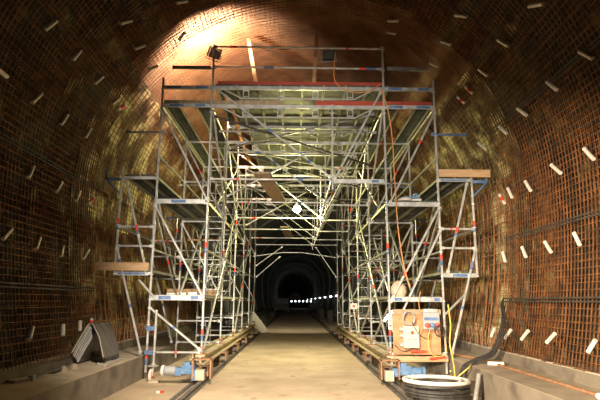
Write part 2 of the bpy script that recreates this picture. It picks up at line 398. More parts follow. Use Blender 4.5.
for sd,lab in ((-1,'left'),(1,'right')):
    root=empty('scaffold_tower',((XI[sd]+XU[sd])/2,(FY[0]+FY[-1])/2,.1)); towers[sd]=root
    tag(root,'tall galvanised tube scaffold tower standing along the %s side of the roadway'%lab,'scaffold tower',group=None)
    for i,Y in enumerate(FY):
        fr=(i==0)
        zt=7.14 if fr else 6.35
        # marks are painted/taped bands
        def pm(lst): return [(z,z+.11,1) for z in lst]+[(z-.12,z,2) for z in lst]
        post(root,XI[sd],Y,.52,zt,pm([2.62,.88+.2*i]) if fr else pm([random.uniform(1.6,3.2)]))
        post(root,XO[sd],Y,.16,6.34 if fr else 6.3,(pm([.42]) if (fr and sd<0) else pm([random.choice((1.9,2.4,3.9))])))
        if i in (0,1,2,3,4,5):
            post(root,XU[sd],Y,2.05,4.33,pm([3.1 if i==0 else random.uniform(2.4,3.6)]))
        # inner bay ledgers
        for h in ([.54,1.57,3.55,5.69] if i in (0,5) else [.54,1.57,2.57,3.55,4.6,5.69]):
            bar(root,(XI[sd],Y,h),(XO[sd],Y,h),'ledger',rmarks(.5) if h!=1.57 else ())
        if not fr: bar(root,(XI[sd],Y,1.05),(XO[sd],Y,1.05),'ledger',rmarks())
        for h in (2.08,2.64,3.04,4.07):
            bar(root,(XO[sd],Y,h),(XU[sd],Y,h),'ledger',rmarks(.7))
        # wall tie tube near the top
        if i%2==0: bar(root,(XO[sd]-sd*.1,Y,5.09),(3.66*sd,Y,5.09),'wall_tie',m=BLUE if sd>0 else STEELD)
        # diagonals in the plane of the frame
        dg=[((XO[sd],5.62),(XI[sd],3.6)),((XO[sd],3.5),(XI[sd],1.6)),((XO[sd],1.42),(XI[sd],.58))]
        if sd>0: dg=[((XO[sd],5.60),(XI[sd]+.05,3.55)),((XO[sd],3.5),(XI[sd]+.05,1.6)),((XO[sd],3.02),(XI[sd]+.05,.95))]
        for k,(p,q) in enumerate(dg):
            if i>0 and k==2: continue
            if i in (2,4) : p,q=(p[0],q[1]),(q[0],p[1])
            bar(root,(p[0],Y-.05,p[1]),(q[0],Y-.05,q[1]),'diagonal_brace',((.32,.36,1),) if k==0 and sd>0 else rmarks(.4))
        if i in (0,1,3,5):
            bar(root,(XU[sd]-sd*.12,Y-.05,4.02),(XO[sd]+sd*.1,Y-.05,2.12),'diagonal_brace',((.5,.56,1),(.56,.6,2)))
            bar(root,(XU[sd]-sd*.02,Y-.05,2.62),(XO[sd]+sd*.10,Y-.05,.52),'raking_strut',((.12,.2,2),(.55,.58,2)))
        # bracket past the outer posts
        if i in (0,2):
            xb=XU[sd]+sd*.32
            mb=MB(); mb.beam((XU[sd],Y,4.05),(xb,Y,4.05),.05,.06); mb.tube([(XU[sd],Y,3.72),(xb-sd*.02,Y,4.02)],.018,6)
            mb.tube([(xb,Y,4.02),(xb,Y,4.24)],.02,6)
            mb.build('side_bracket',BLUE,root)
    # lengthwise ledgers and braces, one per bay
    for i in range(5):
        a,b=FY[i],FY[i+1]
        for x,hs in ((XI[sd],(2.57,4.57,5.69)),(XO[sd],(2.57,4.57,5.69)),(XU[sd],(3.04,))):
            for h in hs: bar(root,(x,a,h),(x,b,h),'lengthwise_ledger')
        # side plane diagonals
        z0,z1=((.6,2.55),(2.6,4.55))[i%2]
        bar(root,(XI[sd]-sd*.04,a,z0),(XI[sd]-sd*.04,b,z1),'side_brace',rmarks())
        bar(root,(XO[sd]+sd*.04,b,1.6),(XO[sd]+sd*.04,a,3.5),'side_brace',rmarks())
        bar(root,(XI[sd]-sd*.04,b,3.6),(XI[sd]-sd*.04,a,5.6),'side_brace',rmarks())
        if sd>0: bar(root,(XI[sd]+.04,b,.6),(XI[sd]+.04,a,1.55),'side_brace')
        if i<3:   # gantry brace reaching in below the decks
            bar(root,(XI[sd]+sd*.5,a,1.62),(XI[sd]+sd*.5,b,3.5),'side_brace')
    # travel beam and base plates
    mb=MB(); x=XI[sd]; 
    mb.box(x-.09,x+.09,FY[0]-.12,FY[-1]+.25,.47,.50); mb.box(x-.09,x+.09,FY[0]-.12,FY[-1]+.25,.31,.34); mb.box(x-.02,x+.02,FY[0]-.12,FY[-1]+.25,.34,.47)
    mb.build('travel_beam',BEAMM,root)
    mb=MB(); x2=x+sd*.34
    mb.box(x2-.06,x2+.06,FY[0]+.9,FY[-1]+.25,.42,.46); mb.box(x2-.06,x2+.06,FY[0]+.9,FY[-1]+.25,.30,.33); mb.box(x2-.015,x2+.015,FY[0]+.9,FY[-1]+.25,.33,.42)
    mb.build('travel_beam',BEAMM,root)
    for i,Y in enumerate(FY):
        mb=MB(); mb.box(x-.1,x+.1,Y-.1,Y+.1,.50,.515); mb.tube([(x,Y,.515),(x,Y,.66)],.034,8)
        mb.lathe([(.034,.60),(.06,.605),(.06,.63),(.034,.635)],(x,Y,0),n=8)
        mb.build('base_jack',RUSTP,root)
        # bogie with two flanged wheels on the rail
        xr=-1.74 if sd<0 else 1.78
        bg=MB(); bg.box(xr-.075,xr-.05,Y-.22,Y+.22,.12,.31); bg.box(xr+.05,xr+.075,Y-.22,Y+.22,.12,.31); bg.box(xr-.09,xr+.09,Y-.24,Y+.24,.295,.31)
        bo=bg.build('bogie',RUSTP,root)
        for dy in (-.12,.12):
            w=MB(); w.lathe([(.07,-.045),(.095,-.045),(.095,-.034),(.078,-.032),(.078,.032),(.095,.034),(.095,.045),(.07,.045)],(xr,Y+dy,.164),ax='x',n=18)
            w.build('wheel',RAILM,bo)
    # travel motor at the front bogie
    xr=-1.74 if sd<0 else 1.78
    mt=MB(); y=10.05; xs=-2.02 if sd<0 else 2.05
    mt.box(xs-.10,xs+.14,y-.08,y+.10,.20,.36); mt.box(xs-.22,xs-.10,y-.06,y+.08,.17,.31); mt.box(xs-.06,xs+.05,y-.06,y+.08,.36,.41)
    mt.box(xs+.10,xs+.2,y-.1,y+.08,.09,.27)
    mo=mt.build('gear_motor',MOTB,root)
    mt=MB(); e=-1 if sd<0 else 1
    xa=xs+(-.42 if sd<0 else .14); mt.lathe([(.05,0),(.085,.01),(.085,.20),(.06,.21)],(xa,y,.25),ax='x',n=16)
    for k in range(6): mt.lathe([(.086,.03+k*.028),(.092,.03+k*.028),(.092,.038+k*.028),(.086,.038+k*.028)],(xa,y,.25),ax='x',n=16)
    mt.build('motor_housing',GREY if sd<0 else MOTB,mo)
    mt=MB(); mt.lathe([(.03,0),(.10,.0),(.10,.05),(.03,.05)],(xa-.06 if sd<0 else xa+.21,y,.25),ax='x',n=18)
    mt.build('fan_cover',WHITE if sd<0 else MOTB,mo)
    mt=MB(); mt.box(xr-.10 ,xr+.06,y-.16,y+.0,.10,.28); mt.build('axle_box',CONT,mo)
    mt=MB(); 
    for xx in (xr-.16,xr+.17): mt.box(xx-.012,xx+.012,y-.12,y+.12,.12,.47)
    mt.box(xr-.2,xr+.2,y-.12,y+.14,.455,.47); mt.build('hanger_frame',RUSTP,root)
# outrigger wheel leg at the left front, hanging jack legs
root=towers[-1]
post(root,-2.76,10.42,.30,1.36,ros=.5,name='wheel_leg')
mb=MB(); 
for h in (.54,1.0):
    mb=MB(); mb.beam((-2.95,10.46,h),(-2.74,10.44,h),.06,.08); mb.build('coupler',BLUE,root)
mb=MB(); mb.box(-2.85,-2.67,10.35,10.49,.285,.30); mb.lathe([(.02,.30),(.05,.31),(.05,.33),(.02,.34)],(-2.76,10.42,0),n=10)
mb.tube([(-2.76,10.38,.0+.11),(-2.76,10.42,.29)],.014,6)
fk=mb.build('castor_fork',STEEL,root)
mb=MB(); mb.lathe([(.04,-.028),(.105,-.026),(.118,-.015),(.118,.015),(.105,.026),(.04,.028)],(-2.79,10.38,.12),ax='x',n=20); w=mb.build('castor_tyre',WHITE,fk)
mb=MB(); mb.lathe([(.02,-.034),(.06,-.034),(.06,.034),(.02,.034)],(-2.79,10.38,.12),ax='x',n=14); mb.build('wheel_hub',RED,w)
for side,lab,sd in (('left','left',-1),('right','right',1)):
    pass
mb=MB(); mb.box(-2.80,-2.60,10.22,10.32,.001,.035)
tag(mb.build('wooden_wedge',CONT),'small pale wooden chock on the floor beside the castor wheel','wood block')

# ladders inside the towers
def ladder(parent,x,y,z0,z1,w=.34):
    mb=MB()
    for dx in (-w/2,w/2): mb.tube([(x+dx,y,z0),(x+dx,y,z1)],.017,6)
    o=mb.build('ladder',STEEL,parent)
    z=z0+.2; 
    while z<z1:
        r=MB(); r.tube([(x-w/2,y,z),(x+w/2,y,z)],.013,6); r.build('rung',STEEL,o); z+=.3
ladder(towers[-1],-2.02,12.7,1.62,5.5)
ladder(towers[-1],-2.1,15.2,1.62,3.9)
ladder(towers[1],2.25,17.2,.9,4.2)
ladder(towers[1],2.3,14.6,1.62,3.6)

# ------------------------------------------------------------------ the bridge over the roadway
br=empty('scaffold_bridge',(.02,(FY[0]+FY[-1])/2,4.05))
tag(br,'steel tube roof structure spanning the roadway between the two scaffold towers','scaffold bridge')
def lattice(Y,h,x0=-1.85,x1=1.9,full=True):
    mb=MB(); mb.beam((x0,Y,h),(x1,Y,h),.048,.075)
    a,b=x0+.22,x1-.22
    mb.tube([(a,Y,h-.02),(a+.42,Y,h-.24),(b-.42,Y,h-.24),(b,Y,h-.02)],.016,6)
    for k in range(4):
        x=a+.52+(b-a-1.04)*k/3
        for dx in (-.06,.06): mb.beam((x+dx,Y,h-.03),(x+dx,Y,h-.23),.02,.02,up=(0,1,0))
        for dz in (-.06,-.2): mb.beam((x-.06,Y,h+dz),(x+.06,Y,h+dz),.02,.02)
    return mb.build('bridging_ledger',[STEEL],br)
XM=.77
for i,Y in enumerate(FY):
    lattice(Y,5.69)
    if i in (0,1): lattice(Y,6.12)
    else: bar(br,(-1.85,Y,6.10),(1.9,Y,6.10),'top_ledger')
    bar(br,(-1.85,Y+.05,4.08),(XM,Y+.05,4.08),'bottom_ledger',((.72,.76,2),(.22,.24,1)) if i<2 else rmarks())
    if i<5: bar(br,(XM,Y+.05,4.02),(1.9,Y+.05,4.02),'bottom_ledger')
    else: bar(br,(XM,Y+.05,4.08),(1.9,Y+.05,4.08),'bottom_ledger')
    post(br,XM,Y,3.86,5.75,name='hanger_post')
    bar(br,(-1.72,Y-.04,6.05),(XM-.03,Y-.04,4.10),'bridge_diagonal',((.45,.49,2),(.8,.83,2)))
    bar(br,(1.84,Y-.04,6.05),(XM+.03,Y-.04,4.05),'bridge_diagonal',((.86,.88,1),))
    if i in (1,3):
        bar(br,(-1.8,Y-.08,4.2),(XM-.1,Y-.08,5.6),'bridge_diagonal')
    if i==5:
        bar(br,(-1.8,Y-.06,3.1),(-.6,Y-.06,3.98),'knee_brace'); bar(br,(-1.8,Y+.1,2.6),(-.7,Y+.1,3.55),'knee_brace')
        bar(br,(1.85,Y-.06,2.6),(.9,Y-.06,3.98),'knee_brace')
        mb=MB(); mb.tube([(-1.85,Y,3.55),(-.6,Y,3.72),(.3,Y,3.72),(1.85,Y,3.5)],.02,6); mb.build('arched_tie',STEEL,br)
# diagonals lying level between the frames, under the roof
for i in range(5):
    a,b=FY[i],FY[i+1]; s=1 if i%2 else -1
    bar(br,(-1.7*s,a,5.55),(1.75*s,b,5.55),'plan_brace',m=STEELD)
    bar(br,(XM,a,4.14),(XM,b,4.14),'runner_tube')
for i in range(3):
    bar(br,(-1.8,FY[i]+.1,5.5),(1.9,FY[i+1]-.2,5.05),'plan_brace',m=LAP)
bar(br,(-1.85,FY[1],5.42),(1.9,FY[1],5.42),'cross_tube',((.2,.26,2),(.5,.56,2)))
bar(br,(-1.85,FY[2],5.42),(1.9,FY[2],5.42),'cross_tube')
bar(br,(-1.85,11.6,5.5),(1.9,11.6,5.5),'cross_tube',m=STEELD)
# transverse hand rails at the top front
bar(br,(-1.87,10.5,7.10),(1.9,10.5,7.08),'hand_rail',((.10,.14,1),(.78,.8,1)))
bar(br,(-1.87,10.5,6.62),(1.9,10.5,6.60),'hand_rail',((.3,.36,2),(.86,.9,1),(.9,.96,2)))
mb=MB(); mb.beam((-2.75,10.52,6.60),(-1.9,10.52,6.60),.05,.07); mb.build('hand_rail',STEELD,br)
mb=MB(); mb.beam((2.0,10.52,6.62),(2.9,10.52,6.60),.05,.07); mb.build('hand_rail',STEELD,br)
for sd in (-1,1):
    mb=MB(); a,b=sorted((XI[sd],XO[sd])); mb.beam((a,10.5,6.12),(b,10.5,6.12),.05,.075); mb.beam((a+.1,10.47,6.12),(a+.4,10.47,6.12),.01,.06,mi=1); mb.beam((b-.35,10.47,6.12),(b-.1,10.47,6.12),.01,.06,mi=1)
    mb.build('top_transom',[STEEL,BLUE],br)

# ------------------------------------------------------------------ steel decks
def deck_mesh(w,L):
    mb=MB(); h=.05
    mb.box(-w/2,w/2,0,L,h-.008,h); mb.box(-w/2,-w/2+.016,0,L,-.012,h-.008,mi=1); mb.box(w/2-.016,w/2,0,L,-.012,h-.008,mi=1)
    for f in ((-.18,.0,.18) if w>.4 else (-.07,.07)): mb.box(f-.012,f+.012,.02,L-.02,h-.03,h-.008)
    for k in range(1,4): y=L*k/4; mb.box(-w/2+.016,w/2-.016,y-.008,y+.008,h-.018,h-.008)
    for y in (0,L-.012): mb.box(-w/2+.01,w/2-.01,y,y+.012,0,h-.008)
    return mb
ORD=['first','second','third','fourth','fifth']
protos={}
def deck(x,y,z,w,L,label,group):
    key=(round(w,3),round(L,3))
    if key not in protos:
        mb=deck_mesh(w,L); o=mb.build('steel_deck',[DECKM,DECKF],origin=(0,0,0)); protos[key]=o; o.location=(x,y,z); o['_o']=(x,y,z)
    else:
        o=protos[key].copy(); COL.objects.link(o); o.location=(x,y,z)
    o['label']=label; o['group']=group; o['category']='scaffold deck'
    return o
LB=2.57-.06
for sd,lab in ((-1,'left'),(1,'right')):
    for h,hl in ((1.57,'lower'),(3.55,'middle'),(5.69,'top')):
        for i in range(5):
            for k in range(3):
                x=XI[sd]+sd*(.19+.35*k)
                if h==5.69 and (k==1 or (i>1 and k==0)): continue
                if h==1.57 and i==2 and k==2: continue
                pos=('beside the roadway','in the middle','on the wall side')[k]
                deck(x,FY[i]+.03,h+.040,.33,LB,'steel deck plank, %s level of %s scaffold tower, %s bay back, %s'%(hl,lab,ORD[i],pos),'tower deck planks')
    for h,hl in ((2.08,'lower'),(4.07,'upper')):
        for i in range(5):
            for k in range(2):
                x=XO[sd]+sd*(.20+.345*k)
                deck(x,FY[i]+.03,h+.040,.33,LB,'narrow steel deck plank, %s %s outrigger, %s bay back, %s'%(hl,lab,ORD[i],('inner','outer')[k]),'outrigger deck planks')
gap={1}
xs=[-1.6+i*.48 for i in range(8)]
for i in range(5):
    for k,x in enumerate(xs):
        if k==0 and i in (1,2): continue
        deck(x+.04,FY[i]+.03,6.17,.465,LB,'wide steel roof deck plank over the roadway, %s bay back, %s from left'%(ORD[i],('first','second','third','fourth','fifth','sixth','seventh','eighth')[k]),'roof deck planks')
# short cross decks seen edge on at the front
def sill(x0,x1,y,z,label,m=STEEL,marks=()):
    mb=MB(); mb.box(x0,x1,y-.03,y+.02,z-.03,z+.045)
    for a,b in marks: mb.box(a,b,y-.034,y-.03,z-.022,z+.038,mi=1)
    mb.box(x0,x1,y-.036,y-.03,z-.03,z-.02); mb.box(x0,x1,y-.036,y-.03,z+.037,z+.045)
    return mb.build('transom',[m,BLUE],None) and None
def sill_part(parent,x0,x1,y,z,marks=(),t=.07):
    mb=MB(); mb.box(x0,x1,y-.05,y-.026,z-.03,z-.03+t); mb.box(x0,x1,y-.056,y-.05,z-.03,z-.018); mb.box(x0,x1,y-.056,y-.05,z-.042+t,z-.03+t)
    for a,b in marks: mb.box(a,b,y-.052,y-.05,z-.018,z-.042+t,mi=1)
    mb.build('deck_transom',[STEEL,BLUE],parent)
sill_part(towers[-1],-2.9,-1.9,10.5,1.58,((-2.75,-2.5),(-2.1,-1.95)),.10)
sill_part(towers[-1],-2.9,-1.9,10.5,3.56,((-2.6,-2.3),),.09)
sill_part(towers[1],1.95,2.97,10.5,1.58,((2.0,2.15),(2.8,2.92)),.09)
sill_part(towers[1],1.95,2.97,10.5,3.53,(),.09)
sill_part(towers[-1],-2.9,-1.9,10.5,5.68,((-2.75,-2.45),(-2.2,-1.98)),.08)
sill_part(towers[1],1.95,2.97,10.5,5.68,((2.0,2.3),(2.6,2.9)),.08)
sill_part(towers[-1],-3.62,-2.98,10.5,4.07,(),.06); sill_part(towers[1],3.03,3.70,10.5,4.07,((3.05,3.6),),.06)
sill_part(towers[-1],-3.62,-2.98,10.5,2.07,((-3.6,-3.05),),.07); sill_part(towers[1],3.03,3.70,10.5,2.07,((3.2,3.5),),.08)
sill_part(br,XM+.02,1.86,10.54,4.03,((1.6,1.75),),.085)
sill_part(br,-1.8,1.85,10.54,5.70,((-1.75,-1.55),(1.45,1.8)),.05)

# ------------------------------------------------------------------ boards and planks
def board(x0,x1,y,z0,z1,m,label,cat='board',t=.03,name='toe_board',group=None):
    mb=MB(); mb.box(x0,x1,y-t/2,y+t/2,z0,z1)
    return tag(mb.build(name,m),label,cat,group)
board(-1.75,1.88,10.56,6.165,6.30,REDW,'long red toe board along the uppermost front edge of the scaffold')
board(.42,2.96,10.56,5.735,5.86,REDW,'red toe board below and right of the longest red board')
board(-2.90,-.30,10.56,5.735,5.85,WOODG,'bare grey-brown wooden toe board at the top left front')
board(-4.05,-2.96,10.37,2.13,2.29,WOOD,'short raw timber board across the left outrigger platform',t=.035)
board(2.99,4.07,10.37,4.12,4.28,WOOD,'short raw timber board on the right upper outrigger platform',t=.035)
board(-3.2,-1.95,12.95,1.665,1.83,WOOD,'raw timber toe board at low deck level behind the left front frame')
board(-2.75,-1.95,13.0,3.04,3.08,WOOD,'thin timber batten across the left tower between lower and middle decks',t=.08,name='timber_batten')
def plank(a,b,w,t,m,label,up=(0,0,1),name='plank'):
    mb=MB(); mb.beam(a,b,w,t,up); return tag(mb.build(name,m),label,'plank')
plank((-.72,10.2,4.135),(-.42,13.35,4.135),.34,.045,WOODG,'broad brown wooden plank laid over the lower ledgers near the lamp')
plank((-.40,18.0,4.135),(-.25,21.2,4.135),.32,.045,WOODG,'short brown wooden plank over the rearmost lower ledgers')
def prop(a,b,label):
    mb=MB(); mb.beam(a,b,.09,.05,up=(0,1,0)); tag(mb.build('timber_prop',WOOD),label,'timber prop')
prop((-.90,11.9,6.225),(-1.24,11.9,8.05),'thin raw timber prop leaning left between top deck and vault')
prop((.38,11.9,6.225),(.50,11.9,8.2),'thin upright timber prop between top deck and vault, right of centre')

# orange pipe strip along the roof gap
mb=MB(); mb.tube([(-1.62,10.9,6.10),(-1.55,12.2,6.1),(-1.6,14,6.1),(-1.56,16.4,6.1)],.045,8)
tag(mb.build('hose',ORG),'orange hose running back under the roof decks beside the left tower','hose')

# ------------------------------------------------------------------ lamps
def flood(x,y,z,rot,label,lit):
    r=empty('floodlight',(x,y,z)); r['_o']=(0,0,0)
    tag(r,label,'floodlight')
    mb=MB(); mb.box(-.13,.13,-.05,.07,-.10,.10); 
    for k in range(5): mb.box(-.13+.055*k,-.118+.055*k,-.09,-.05,-.09,.09)
    mb.build('lamp_body',LAP if not lit else GREY,r)
    mb=MB(); mb.box(-.15,.15,.07,.10,-.12,.12); mb.build('front_frame',LAP,r)
    mb=MB(); mb.box(-.12,.12,.10,.105,-.09,.09); mb.build('lens',FLOODG if lit else GLASS,r)
    mb=MB(); mb.tube([(-.15,0,0),(-.17,0,-.15),(.17,0,-.15),(.15,0,0)],.012,6); mb.build('bracket',STEELD,r)
    r.rotation_euler=rot
    return r
flood(-1.86,10.68,7.02,(math.radians(38),math.radians(8),math.radians(25)),'lit work floodlight clamped on the left top post facing the vault',True)
flood(.72,10.66,7.00,(math.radians(8),0,math.radians(-6)),'unlit black floodlight on the top rail right of centre',False)
# glow bulb hung from the roof
r=empty('hanging_lamp',(.03,15,4.24)); tag(r,'bright yellow-white bulb hanging under the scaffold roof','lamp')
mb=MB(); mb.lathe([(.01,-.11),(.06,-.095),(.10,-.05),(.115,0),(.10,.05),(.06,.095),(.02,.11)],(.03,15,4.24),n=20); mb.build('bulb',BULB,r)
mb=MB(); mb.lathe([(.02,4.35),(.035,4.35),(.035,4.45),(.02,4.46)],(.03,15,0),n=12); mb.build('lamp_holder',BLACK,r)
mb=MB(); mb.tube([(.03,15,4.45),(.02,15.02,5.0),(.0,15,6.02)],.006,5); mb.build('cord',BLACK,r)
# tube lamps in the right tower
def tubelamp(a,b,label):
    a=V(a);b=V(b); r=empty('tube_lamp',tuple((a+b)/2)); tag(r,label,'tube lamp',)
    mb=MB(); mb.cyl(a,b,.035,12); mb.build('glowing_tube',TUBEL,r)
    d=(b-a).normalized()
    for p,s in ((a,-1),(b,1)):
        mb=MB(); mb.cyl(p,p+d*s*.06,.042,12); mb.build('end_cap',GREY,r)
tubelamp((2.33,14.1,.98),(2.62,14.0,1.30),'glowing slanted tube lamp low inside the right scaffold tower')
# far lamps on the right wall
k=0
fy=[44,52,62,75,92,115,150]
for i,y in enumerate(fy):
    mb=MB(); x=3.55; z=2.0; mb.lathe([(.02,-.10),(.10,-.07),(.13,0),(.10,.07),(.02,.10)],(x,y,z),n=12)
    o=mb.build('wall_lamp',FARL); tag(o,'small white wall lamp down the far tunnel, right side, %s from the scaffold'%('nearest','second','third','fourth','fifth','sixth','farthest')[i],'wall lamp',group='lamps along the far tunnel wall')
    mb=MB(); mb.box(x-.02,x+.5,y-.03,y+.03,z-.02,z+.02); b=mb.build('lamp_arm',STEELD,o)
for i in range(9):
    x=-3.1+i*.78; mb=MB(); mb.box(x-.14,x+.14,105,105.1,1.35,1.65)
    o=mb.build('far_light',FARL); tag(o,'tiny white light in the row across the distant tunnel end, %s from left'%('first','second','third','fourth','fifth','sixth','seventh','eighth','ninth')[i],'light',group='row of lights at the tunnel end')

# ------------------------------------------------------------------ far tunnel clutter
def blob(c,r,m,name,label,cat,n=14,squash=1,seed=0,cone=False):
    rnd=random.Random(seed); mb=MB(); prof_=[]
    vs=[];fs=[];R=8
    for i in range(R+1):
        t=i/R
        for k in range(n):
            a=2*math.pi*k/n
            if cone: rr=(1-t)*(1+rnd.uniform(-.06,.06)); zz=t**.9
            else: rr=math.cos(t*math.pi/2)**.7*(1+rnd.uniform(-.08,.08)); zz=math.sin(t*math.pi/2)
            vs.append((c[0]+r[0]*rr*math.cos(a),c[1]+r[1]*rr*math.sin(a),c[2]+r[2]*zz))
    for i in range(R):
        for k in range(n):
            k2=(k+1)%n; fs.append((i*n+k,i*n+k2,(i+1)*n+k2,(i+1)*n+k))
    fs.append(tuple(range(n))[::-1])
    mb.add(vs,fs,0,True); return tag(mb.build(name,m),label,cat)
blob((-2.15,27.2,.0),(.75,1.6,1.0),SAND,'sand_pile','pale sand pile on the roadway edge past the left scaffold tower','sand pile',cone=True,seed=3)
def truck(x,y,s,label,name='site_vehicle'):
    r=empty(name,(x,y,0)); tag(r,label,'vehicle')
    mb=MB(); mb.box(x-.95*s,x+.95*s,y-1.5*s,y+2*s,.55*s,1.15*s); mb.box(x-.9*s,x+.9*s,y+.3*s,y+1.6*s,1.15*s,2.1*s); mb.build('body',HAZE,r)
    mb=MB(); mb.box(x-.8*s,x+.8*s,y+.28*s,y+.30*s,1.3*s,2.0*s); mb.build('windscreen',GLASS,r)
    for dx in (-.85,.85):
        for dy in (-.9,1.3):
            mb=MB(); mb.lathe([(.1,-.14*s),(.42*s,-.12*s),(.42*s,.12*s),(.1,.14*s)],(x+dx*s,y+dy*s,.42*s),ax='x',n=16); mb.build('wheel',BLACK,r)
truck(-1.6,62,.9,'dark site vehicle standing far off on the left of the roadway')
truck(.9,125,.9,'dark site vehicle far away near the roadway middle')
truck(2.4,70,.62,'small dark machine by the right wall of the far tunnel',name='site_machine')
for i,(x,y) in enumerate(((2.9,40),(2.6,47),(2.75,55))):
    mb=MB(); mb.lathe([(.1,0),(.28,.0),(.3,.4),(.3,.8),(.26,.86),(.1,.87)],(x-.2,y,0),n=14)
    tag(mb.build('drum',HAZE),'dark drum at the right edge of the far roadway, %s'%('nearest','middle','farthest')[i]+' of three','drum',group='far drums')
for i,(x,y) in enumerate(((-2.6,33),(-2.5,39),(-2.75,46),(-2.4,54))):
    blob((x,y,0),(.5,.9,.55),HAZE,'rubble_heap','low dark rubble heap at the left of the far roadway, %s'%ORD[i]+' one back','rubble',seed=i)

# ------------------------------------------------------------------ tubes on the mesh
cnt={}
ordn=['nearest the front','second from the front','third from the front','fourth from the front','fifth from the front','sixth from the front','seventh from the front']
for (s,rn,i,n,p,q,red) in TUBES:
    mb=MB(); p=V(p); q=V(q); d=(q-p); 
    mb.tube([p,q],.031,12); 
    mb.tube([p-d*.001,p+d*.02],.033,12,mi=0)
    o=mb.build('plastic_tube',[WHITE,RED],None)
    if red:
        mr=MB(); mr.tube([p+d*.35,p+d*.8],.0325,12); rr=mr.build('red_band',RED,o); rr['label']='red band'
    tag(o,'%swhite plastic tube on the %s wall mesh, %s, %s'%('red-banded ' if red else '',{'L':'left','R':'right'}[s],rn,ordn[i]),'plastic tube',group='white tubes on the rebar mesh')

# starter bars along the upstands
for sd,lab in ((-1,'left'),(1,'right')):
    pr=None
    for i in range(26):
        y=10.3+i*.16; x,z=prof(.1 if sd<0 else LT-.1,.06)
        x+=random.uniform(-.02,.02); h=random.uniform(.3,.42)
        mb=MB(); mb.tube([(x,y,.60),(x+random.uniform(-.02,.02),y,.63+h)],.009,6)
        tag(mb.build('starter_bar',RUSTP),'short upright starter bar in the %s wall upstand behind the scaffold legs'%lab,'starter bar',group='%s starter bars'%lab)

# ------------------------------------------------------------------ left bench clutter
for k in range(6):
    mb=MB(); y0=8.95+.05*k; off=.035*k
    u=.032*k; pts=[(-3.80+u*.3,.66-u),(-3.74+u*.3,.86-u),(-3.64+u*.3,1.14-u),(-3.56,1.13-u),(-3.40,.93-u),(-3.24-.01*k,.60-u*.6)]
    L=.75; vs=[];fs=[]
    for (x,z) in pts:
        for yy in (y0,y0+L): vs.append((x,yy+ (z-.47)*.5,z)); vs.append((x+.012,yy+(z-.47)*.5,z-.016))
    for i in range(len(pts)-1):
        a=4*i; b=4*i+4; fs+=[(a,b,b+2,a+2),(a+1,a+3,b+3,b+1),(a,a+1,b+1,b),(a+2,b+2,b+3,a+3)]
    fs+=[(0,2,3,1),(20,21,23,22)]
    mb.add(vs,fs)
    # light catching the front edge, added as a pale strip
    o=mb.build('bent_sheet',FILM); tag(o,'dark bent plastic sheet in the stack on the left bench, %s from inside'%(['first','second','third','fourth','fifth','sixth'][k]),'plastic sheet',group='bent sheets on the left bench')
    if k not in (0,2,5): continue
    me=MB(); me.tube([(x,y0-.006+(z-.47)*.5,z-.008) for x,z in pts],.009,6); me.build('edge_glint',FILME,o)
for k in range(4):
    mb=MB(); mb.tube([(-3.16-.07*k,8.9+.08*k,.475+.0),(-3.25-.09*k,9.9+.1*k,.476)],.018,8)
    tag(mb.build('pipe',FILME),'thin grey pipe lying on the left bench before the bent sheets, %s from the edge'%ORD[k],'pipe',group='thin pipes on the left bench')
mb=MB(); mb.beam((-3.86+.08,7.15,.475),(-3.56,7.75,.475),.14,.035); tag(mb.build('flat_slab',CONT),'pale flat board lying on the left bench nearest the front','board')
mb=MB(); mb.tube([(-3.62,7.45,.49),(-3.62,8.45,.50)],.032,10); tag(mb.build('dark_bar',LAP),'dark round bar lying on the left bench','bar')
mb=MB(); mb.box(-3.655,-3.585,7.36,7.45,.456,.525); tag(mb.build('metal_fitting',GREY),'small grey metal fitting at the near end of the dark bar','fitting')
for k,(x,y) in enumerate(((-3.60,8.32),(-3.56,8.62))):
    blob((x,y,.455),(.065,.07,.085),CONT,'stone','pale stone on the left bench beside the dark bar, %s'%('nearer one','farther one'),'stone',n=9,seed=k+5) if False else blob((x,y,.455),(.065,.07,.085),CONT,'stone','pale stone on the left bench by the dark bar, %s one'%('nearer','farther')[k],'stone',n=9,seed=k+5)
mb=MB(); mb.tube([(-3.62,8.5,.47),(-3.68,8.55,.7),(-3.72,8.6,.78)],.006,5); mb.tube([(-3.62,8.5,.47),(-3.56,8.5,.66)],.005,5)
tag(mb.build('wire_offcut',LAP),'thin dark wire sticking up beside the stones on the left bench','wire')

# ------------------------------------------------------------------ right tower front: electrical board
eb=empty('electrical_board',(2.4,10.44,.50)); tag(eb,'plywood electrical board with switch box and sockets on the right scaffold front','electrical board')
mb=MB(); mb.box(1.94,2.88,10.40,10.42,.53,1.30); mb.build('backing_board',PLY,eb)
mb=MB(); mb.box(1.93,3.0,10.36,10.43,.40,.50); mb.build('timber_sill',WOOD,eb)
mb=MB(); mb.box(1.94,2.90,10.375,10.40,1.30,1.40); mb.build('top_rail',WOODG,eb)
mb=MB(); mb.box(2.12,2.42,10.26,10.398,.67,1.08); sb=mb.build('switch_box',CREAM,eb)
mb=MB(); mb.lathe([(.028,10.235),(.034,10.24),(.034,10.259),(.02,10.2595)],(2.29,0,.955),ax='y',n=14); mb.build('stop_button',RED,sb)
for x in (2.22,2.32):
    mb=MB(); mb.lathe([(.010,10.245),(.012,10.25),(.012,10.2595),(.01,10.2598)],(x,0,.83),ax='y',n=10); mb.build('key_switch',BLACK,sb)
for z in (.72,.9,1.02):
    mb=MB(); mb.box(2.05,2.12,10.33,10.398,z-.03,z+.03); mb.build('junction_box',GREY,eb)
mb=MB(); mb.box(2.52,2.84,10.28,10.398,1.02,1.34); so=mb.build('socket_box',GREY,eb)
mb=MB(); mb.box(2.54,2.82,10.276,10.28,1.19,1.25); mb.build('display_strip',BLUE,so)
